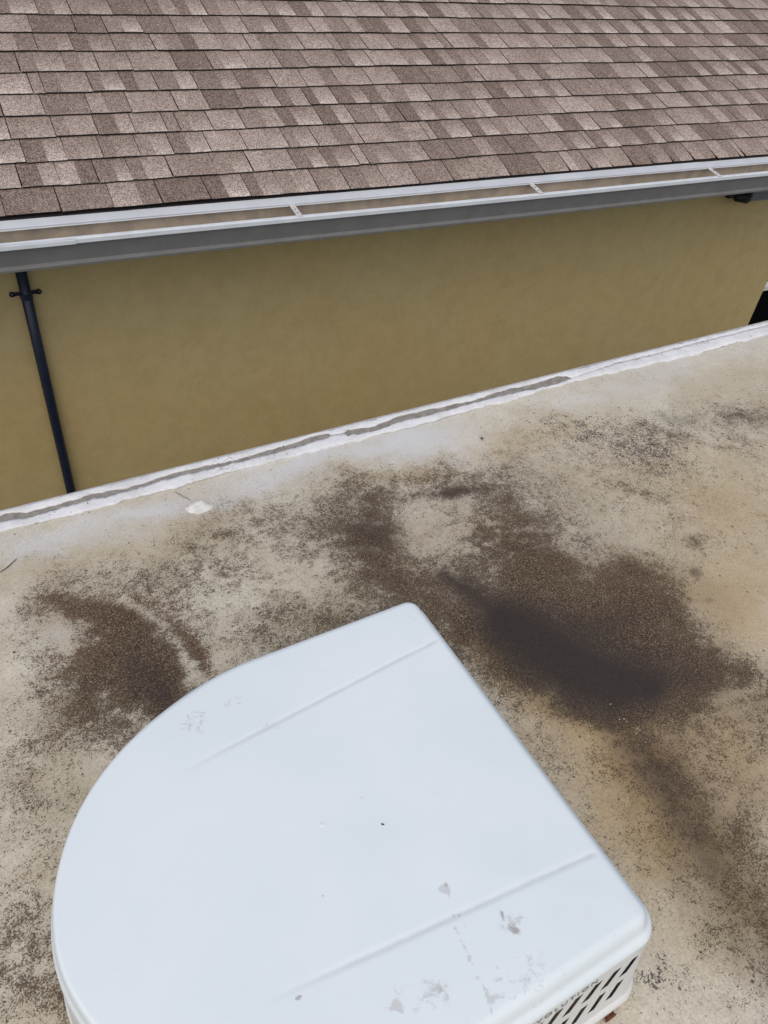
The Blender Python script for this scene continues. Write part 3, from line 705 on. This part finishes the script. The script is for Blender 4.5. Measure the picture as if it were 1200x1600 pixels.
# ------------------------------------------------------------------ rooftop air conditioner
ZT = -1.150
th = math.radians(3.4); MC0 = np.array([0.6296, 0.520, 0.0])
ax = np.array([-math.cos(th), -math.sin(th), 0]); lat = np.array([-math.sin(th), math.cos(th), 0])
def U(u, v, z): return MC0 + ax * u + lat * v + np.array([0, 0, z])
HW, U0, RC, UN, AN = 0.3575, -0.018, 0.043, 0.345, 0.419     # half width, rear, corner radius, nose start, nose length
def outline(nseg=1):
    pts = []; nrm = []; kind = []
    def add(u, v, nu, nv, k): pts.append((u, v)); nrm.append((nu, nv)); kind.append(k)
    for q in np.linspace(-HW + RC, HW - RC, 300)[:-1]: add(U0, q, -1, 0, 'r')
    for t in np.linspace(0, math.pi / 2, 14): add(U0 + RC - RC * math.cos(t), HW - RC + RC * math.sin(t), -math.cos(t), math.sin(t), 'c')
    for q in np.linspace(U0 + RC, UN, 70)[1:-1]: add(q, HW, 0, 1, 's')
    for t in np.linspace(math.pi / 2, -math.pi / 2, 240):
        pw = 1.90; c = max(math.cos(t), 0.0) ** (2 / pw); s = math.copysign(abs(math.sin(t)) ** (2 / pw), math.sin(t))
        nu, nv = c ** (pw - 1) / AN, math.copysign(abs(s) ** (pw - 1), s) / HW; l = math.hypot(nu, nv)
        add(UN + AN * c, HW * s, nu / l, nv / l, 'n')
    for q in np.linspace(UN, U0 + RC, 70)[1:-1]: add(q, -HW, 0, -1, 's')
    for t in np.linspace(math.pi / 2, 0, 14): add(U0 + RC - RC * math.cos(t), -(HW - RC + RC * math.sin(t)), -math.cos(t), -math.sin(t), 'c')
    pts.pop(); nrm.pop(); kind.pop()
    return np.array(pts), np.array(nrm), kind
OP, ON, OK = outline(); NO = len(OP)
_q = np.clip((OP[:, 0] - 0.45) / 0.27, 0, 1); KN = 1 - 0.62 * _q * _q * (3 - 2 * _q); ON = ON * KN[:, None]      # the moulding narrows round the nose
ac = empty('air_conditioner', tuple(U(0.37, 0, ZR)), 'large white rounded rooftop air conditioner on the stained caravan roof', 'air conditioner')

def groove(u, v):
    z = 0.0
    for s in (-1, 1):
        vg = s * (0.228 - 0.095 * u)
        fade = np.clip((0.55 - u) / 0.16, 0, 1) * np.clip((u - 0.006) / 0.02, 0, 1)
        d = (v - vg)
        z = z - 0.0015 * np.exp(-(d / 0.0040) ** 2) * fade
    return z
prof = [(-0.0022, -1.2000), (-0.0008, -1.1975), (-0.0004, -1.1930), (-0.0012, -1.1880), (-0.0036, -1.1840), (-0.0075, -1.1812), (-0.0115, -1.1785),
        (-0.0140, -1.1740), (-0.0162, -1.1670), (-0.0188, -1.1605), (-0.0222, -1.1560), (-0.0265, -1.1528), (-0.0315, -1.1514)]
rings = []
for off, z in prof:
    p = OP + ON * off
    rings.append(np.stack([p[:, 0], p[:, 1], np.full(NO, z)], 1))
last = OP + ON * -0.0315; CEN = np.array([0.37, 0.0])
NR = 130
for k in range(1, NR):
    s = 1 - k / NR
    p = CEN + (last - CEN) * s
    z = -1.1514 + 0.0055 * (1 - s ** 2) 
    rings.append(np.stack([p[:, 0], p[:, 1], z + groove(p[:, 0], p[:, 1])], 1))
R3 = np.concatenate(rings); VU = MC0[None] + R3[:, :1] * ax + R3[:, 1:2] * lat; VU[:, 2] = R3[:, 2]
nr = len(rings); Fc = []
for k in range(nr - 1):
    b = k * NO
    for i in range(NO):
        j = (i + 1) % NO; Fc.append((b + i, b + NO + i, b + NO + j, b + j))
cen = len(VU); VU = np.vstack([VU, U(CEN[0], 0, -1.1445)]); b = (nr - 1) * NO
for i in range(NO): Fc.append((b + i, cen, b + (i + 1) % NO))
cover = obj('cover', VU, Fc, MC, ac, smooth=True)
cx_, cy_ = to_px(VU)
dirt = field(cx_, cy_, [G(300, 1130, 40, 22, -30, .62), G(370, 1095, 26, 12, -20, .5), G(420, 1135, 26, 12, 0, .5), G(320, 1165, 30, 14, -30, .35), G(800, 1440, 20, 24, 20, .7), G(692, 1385, 18, 14, 0, .6), G(683, 1548, 24, 26, 20, .7),
    G(640, 1560, 50, 40, 0, .4), G(840, 1520, 50, 40, 20, .45), G(1000, 1400, 30, 22, 30, .3), G(655, 965, 18, 12, 0, .4), G(800, 1560, 60, 30, -20, .4), G(565, 1245, 9, 7, 0, .6), G(610, 1580, 30, 14, 0, .5), G(680, 1000, 30, 14, 0, .25), G(940, 1500, 40, 24, -30, .3)],
    [([(700, 1390, 3), (712, 1450, 4), (735, 1500, 5), (760, 1550, 4), (770, 1585, 2)], .65, .9), ([(718, 1430, 3), (745, 1490, 3), (775, 1530, 3)], .5, .9), ([(770, 1490, 4), (785, 1535, 3)], .45, .9)])
mud = field(cx_, cy_, [G(803, 1452, 13, 8, 40, .90), G(785, 1430, 4, 13, -20, .85), G(685, 1545, 12, 11, 20, .62), G(467, 1559, 8, 5, -10, .9), G(697, 1383, 7, 5, 0, .7), G(566, 1249, 4, 3, 0, .5), G(960, 1462, 4, 3, 0, .5), G(923, 1468, 4, 3, 0, .45), G(260, 1537, 3, 3, 0, .6)])
sd2 = np.zeros(len(VU)); sd2[:len(R3)] = np.clip(-groove(R3[:, 0], R3[:, 1]) / 0.0015, 0, 1) * (R3[:, 2] > -1.16)  # mask for the painted groove shade, follows groove depth
for nm, arr in (('dirt', dirt), ('mud', mud), ('groove_shade', sd2)):
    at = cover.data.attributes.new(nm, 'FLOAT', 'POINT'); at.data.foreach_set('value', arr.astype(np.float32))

# side wall: lofted round the nose and rear, slotted panels on the two straight sides
wp = [(-0.0012, -1.1975), (0.0010, -1.2120), (0.0225, -1.3350)]
def rear(p, z):
    """the rear end leans in towards its foot"""
    p = p.copy(); w = np.clip(1 - (p[:, 0] - U0) / 0.06, 0, 1); p[:, 0] += 0.016 * w * min(1, max(0, (-1.200 - z) / 0.13)); return p
def wv(z): return HW + 0.0010 + 0.0215 * (-1.2120 - z) / 0.1230
W_ = []
for off, z in wp:
    p = rear(OP + ON * off, z); W_.append(np.stack([p[:, 0], p[:, 1], np.full(NO, z)], 1))
W3 = np.concatenate(W_); VW = MC0[None] + W3[:, :1] * ax + W3[:, 1:2] * lat; VW[:, 2] = W3[:, 2]; Fw = []
for k in range(2):
    for i in range(NO):
        j = (i + 1) % NO
        um = 0.5 * (OP[i, 0] + OP[j, 0])
        if abs(abs(OP[i, 1]) - HW) < 1e-6 and abs(abs(OP[j, 1]) - HW) < 1e-6 and U0 + RC < um < UN: continue
        Fw.append((k * NO + i, (k + 1) * NO + i, (k + 1) * NO + j, k * NO + j))
obj('side_shell', VW, Fw, M_GRILLE, ac, smooth=True)
SU0, SU1 = U0 + RC, UN
def slot_panel(side):
    V = []; Fc = []
    def q(pts):
        o_ = len(V); V.extend(pts); Fc.append(tuple(range(o_, o_ + 4)) if side > 0 else tuple(range(o_ + 3, o_ - 1, -1)))
    def P(u, z, inn=0.0): return tuple(U(u, side * (wv(z) - inn), z))
    def band(z1, z0, slots):
        """slots: list of (u_top_left, width, lean)"""
        prev = (SU0, SU0)
        for ut, w, ln in slots:
            t0, b0 = ut - w / 2, ut - w / 2 + ln; t1, b1 = ut + w / 2, ut + w / 2 + ln
            q([P(prev[0], z1), P(t0, z1), P(b0, z0), P(prev[1], z0)])
            for (ua, za), (ub, zb) in (((t0, z1), (b0, z0)), ((b0, z0), (b1, z0)), ((b1, z0), (t1, z1)), ((t1, z1), (t0, z1))):
                q([P(ua, za), P(ub, zb), P(ub, zb, 0.0002), P(ua, za, 0.0002)])
            prev = (t1, b1)
        q([P(prev[0], z1), P(SU1, z1), P(SU1, z0), P(prev[1], z0)])
    band(-1.1975, -1.2185, [])
    band(-1.2185, -1.2520, [(0.0285 + 0.0365 * k, 0.0160, 0.021) for k in range(8)])
    band(-1.2520, -1.2690, [])
    band(-1.2690, -1.3060, [(0.0480 + 0.0355 * k, 0.0145, 0.017) for k in range(8)])
    band(-1.3060, -1.3350, [])
    return V, Fc
for side in (-1, 1):
    V, Fc = slot_panel(side); obj('slotted_grille', V, Fc, M_GRILLE, ac)
# inner dark housing seen through the slots
p = OP + ON * -0.018
V = [tuple(U(a, b, -1.19)) for a, b in p] + [tuple(U(a, b, -1.36)) for a, b in p]
Fc = [(i, NO + i, NO + (i + 1) % NO, (i + 1) % NO) for i in range(NO)]
obj('inner_housing', V, Fc, M_DARK, ac)
# base flange
fp = [(0.0215, -1.3320), (0.0255, -1.3335), (0.0290, -1.3365), (0.0300, -1.3430), (0.0290, -1.3600), (0.0230, -1.3640), (0.0, -1.3640)]
Wf = []
for off, z in fp:
    p = rear(OP + ON * off, z); Wf.append(np.stack([p[:, 0], p[:, 1], np.full(NO, z)], 1))
W3 = np.concatenate(Wf); VF = MC0[None] + W3[:, :1] * ax + W3[:, 1:2] * lat; VF[:, 2] = W3[:, 2]
Fc = [(k * NO + i, (k + 1) * NO + i, (k + 1) * NO + (i + 1) % NO, k * NO + (i + 1) % NO) for k in range(len(fp) - 1) for i in range(NO)]
obj('base_flange', VF, Fc, M_GRILLE, ac, smooth=True)
# rusty bolts at the foot of the flange
for u, s in ((0.0546, -1), (0.0546, 1), (0.31, -1), (0.31, 1)):
    c = U(u, s * (HW + 0.030), -1.3585)
    V, Fc = tube([c - lat * s * 0.012, c + lat * s * 0.006], 0.0085, 6)
    V2, F2 = tube([c + lat * s * 0.004, c + lat * s * 0.0055], 0.011, 16)
    v, f = join([(V, Fc), (V2, F2)]); obj('rusty_bolt', v, f, M_RUST, ac)
# lettering above the slots on the near side
fc = bpy.data.curves.new('lettering', 'FONT'); fc.body = 'EVOLUTION'; fc.size = 0.0135; fc.extrude = 0.0003; fc.space_character = 1.32; fc.align_x = 'RIGHT'; fc.offset = -0.0002
tmp = bpy.data.objects.new('tmp_text', fc); COL.objects.link(tmp)
bpy.context.view_layer.update()
me = bpy.data.meshes.new_from_object(tmp.evaluated_get(bpy.context.evaluated_depsgraph_get())); bpy.data.objects.remove(tmp)
tv = np.array([v.co[:] for v in me.vertices]); w_ = tv[:, 0].max() - tv[:, 0].min(); tv[:, 0] = (tv[:, 0] - tv[:, 0].max()) * 0.122 / w_
slope = 0.0215 / 0.1230
upv = (lat * slope + np.array([0, 0, 1])); upv /= np.linalg.norm(upv); outv = np.cross(-ax, upv)
o0 = U(0.108, -wv(-1.2110), -1.2110)
TVv = o0 + tv[:, :1] * (-ax) + tv[:, 1:2] * upv + (tv[:, 2:3] + 0.0006) * outv
obj('lettering', TVv, [tuple(p_.vertices) for p_ in me.polygons], M_LETTER, ac)

# ------------------------------------------------------------------ small loose things on the caravan roof
def lump(cx, cy, rx, ry, h, seed, ang=0.0, n=22, m=5, zb=ZR):
    c = onz(cx, cy, zb); V = []; Fc = []
    for k in range(m + 1):
        q = k / m
        for i in range(n):
            t = 2 * math.pi * i / n
            rr = (1 - q) * (0.78 + 0.5 * float(vnoise(np.array(math.cos(t) * 1.6 + seed), np.array(math.sin(t) * 1.6 + seed), seed)))
            x, y = rr * rx * math.cos(t), rr * ry * math.sin(t)
            z = h * (1 - (1 - q) ** 3) * (0.7 + 0.6 * float(vnoise(np.array(x * 220 + seed), np.array(y * 220), seed + 2)))
            V.append((c[0] + x * math.cos(ang) - y * math.sin(ang), c[1] + x * math.sin(ang) + y * math.cos(ang), zb - 0.001 + z))
    for k in range(m):
        for i in range(n): Fc.append((k * n + i, k * n + (i + 1) % n, (k + 1) * n + (i + 1) % n, (k + 1) * n + i))
    return V, Fc, c
V, Fc, c = lump(310, 792, 0.034, 0.026, 0.010, 4, 0.2)
tag(obj('sealant_lump', V, Fc, M_SEAL, origin=c, smooth=True), 'hardened white lump of sealant on the roof near its left edge', 'sealant')
a0 = onz(273, 768, ZR + 0.002); a1 = onz(284, 774, ZR + 0.002); a2 = onz(297, 781, ZR + 0.003)
V, Fc = tube([a0, a1, a2], [0.0009, 0.0011, 0.0008], 6)
tag(obj('sealant_thread', V, Fc, M_RAIL, origin=a0), 'thin grey thread lying between the edge coating and white lump', 'thread')
a0 = onz(0, 894, ZR + 0.003); a1 = onz(12, 886, ZR + 0.004); a2 = onz(26, 873, ZR + 0.003)
V, Fc = tube([a0, a1, a2], [0.0006, 0.001, 0.0007], 6)
tag(obj('twig', V, Fc, M_TWIG, origin=a1), 'thin dark twig at the left border of the caravan roof', 'twig')
for (x, y, rx, ry, h, sd_, lab) in (
        (753, 685, .0065, .004, .0025, 3, 'dark curled leaf scrap on the pale roof below the grey coating gap'),
        (864, 641, .0035, .003, .002, 5, 'tiny black crumb on the pale roof below where the grey gap ends'),
        (1030, 1534, .0035, .005, .002, 8, 'small brown leaf scrap right of the air conditioner vents'),
        (22, 1019, .0035, .0035, .002, 9, 'round black crumb on the pale strip at far left'),
        (519, 843, .003, .003, .002, 11, 'black crumb at the edge of the central brown stain'),
        (455, 943, .003, .003, .002, 12, 'black crumb in pale speckled patch above the white cover')):
    V, Fc, c = lump(x, y, rx, ry, h, sd_, 0.6, 12, 3)
    tag(obj('debris', V, Fc, M_PEB, origin=c), lab, 'debris')
for k, (x, y) in enumerate(((954, 1100), (968, 1124), (975, 1123), (979, 1127), (991, 1142), (996, 1138), (994, 1146), (1004, 1155), (1009, 1160), (1007, 1166), (966, 1168), (1195, 1413), (923, 1134), (1000, 1141))):
    V, Fc, c = lump(x, y, .0018, .0014, .0016, 20 + k, k, 8, 2)
    lab = {0: 'tiny white crumb on the lower rim of the dark damp stain, topmost of all', 11: 'pale crumb at the right border beside the lower brown streak', 12: 'tiny white crumb left of the others, on the tan rim of the stain',
           10: 'lone tiny white crumb just left below the scattered crumbs'}.get(k, 'tiny white crumb in the loose trail below the dark damp stain')
    tag(obj('crumb', V, Fc, M_SEAL, origin=c), lab, 'crumb', 'white crumbs scattered on the roof')
c = onz(598, 1288, -1.1455)
V, Fc = tube([c + np.array([-0.002, 0.002, 0.0]), c, c + np.array([0.002, -0.0015, 0.0])], [0.0006, 0.0013, 0.0006], 8)
tag(obj('grit_speck', V, Fc, M_PEB, origin=c), 'black speck of grit in the middle of the white cover', 'grit')
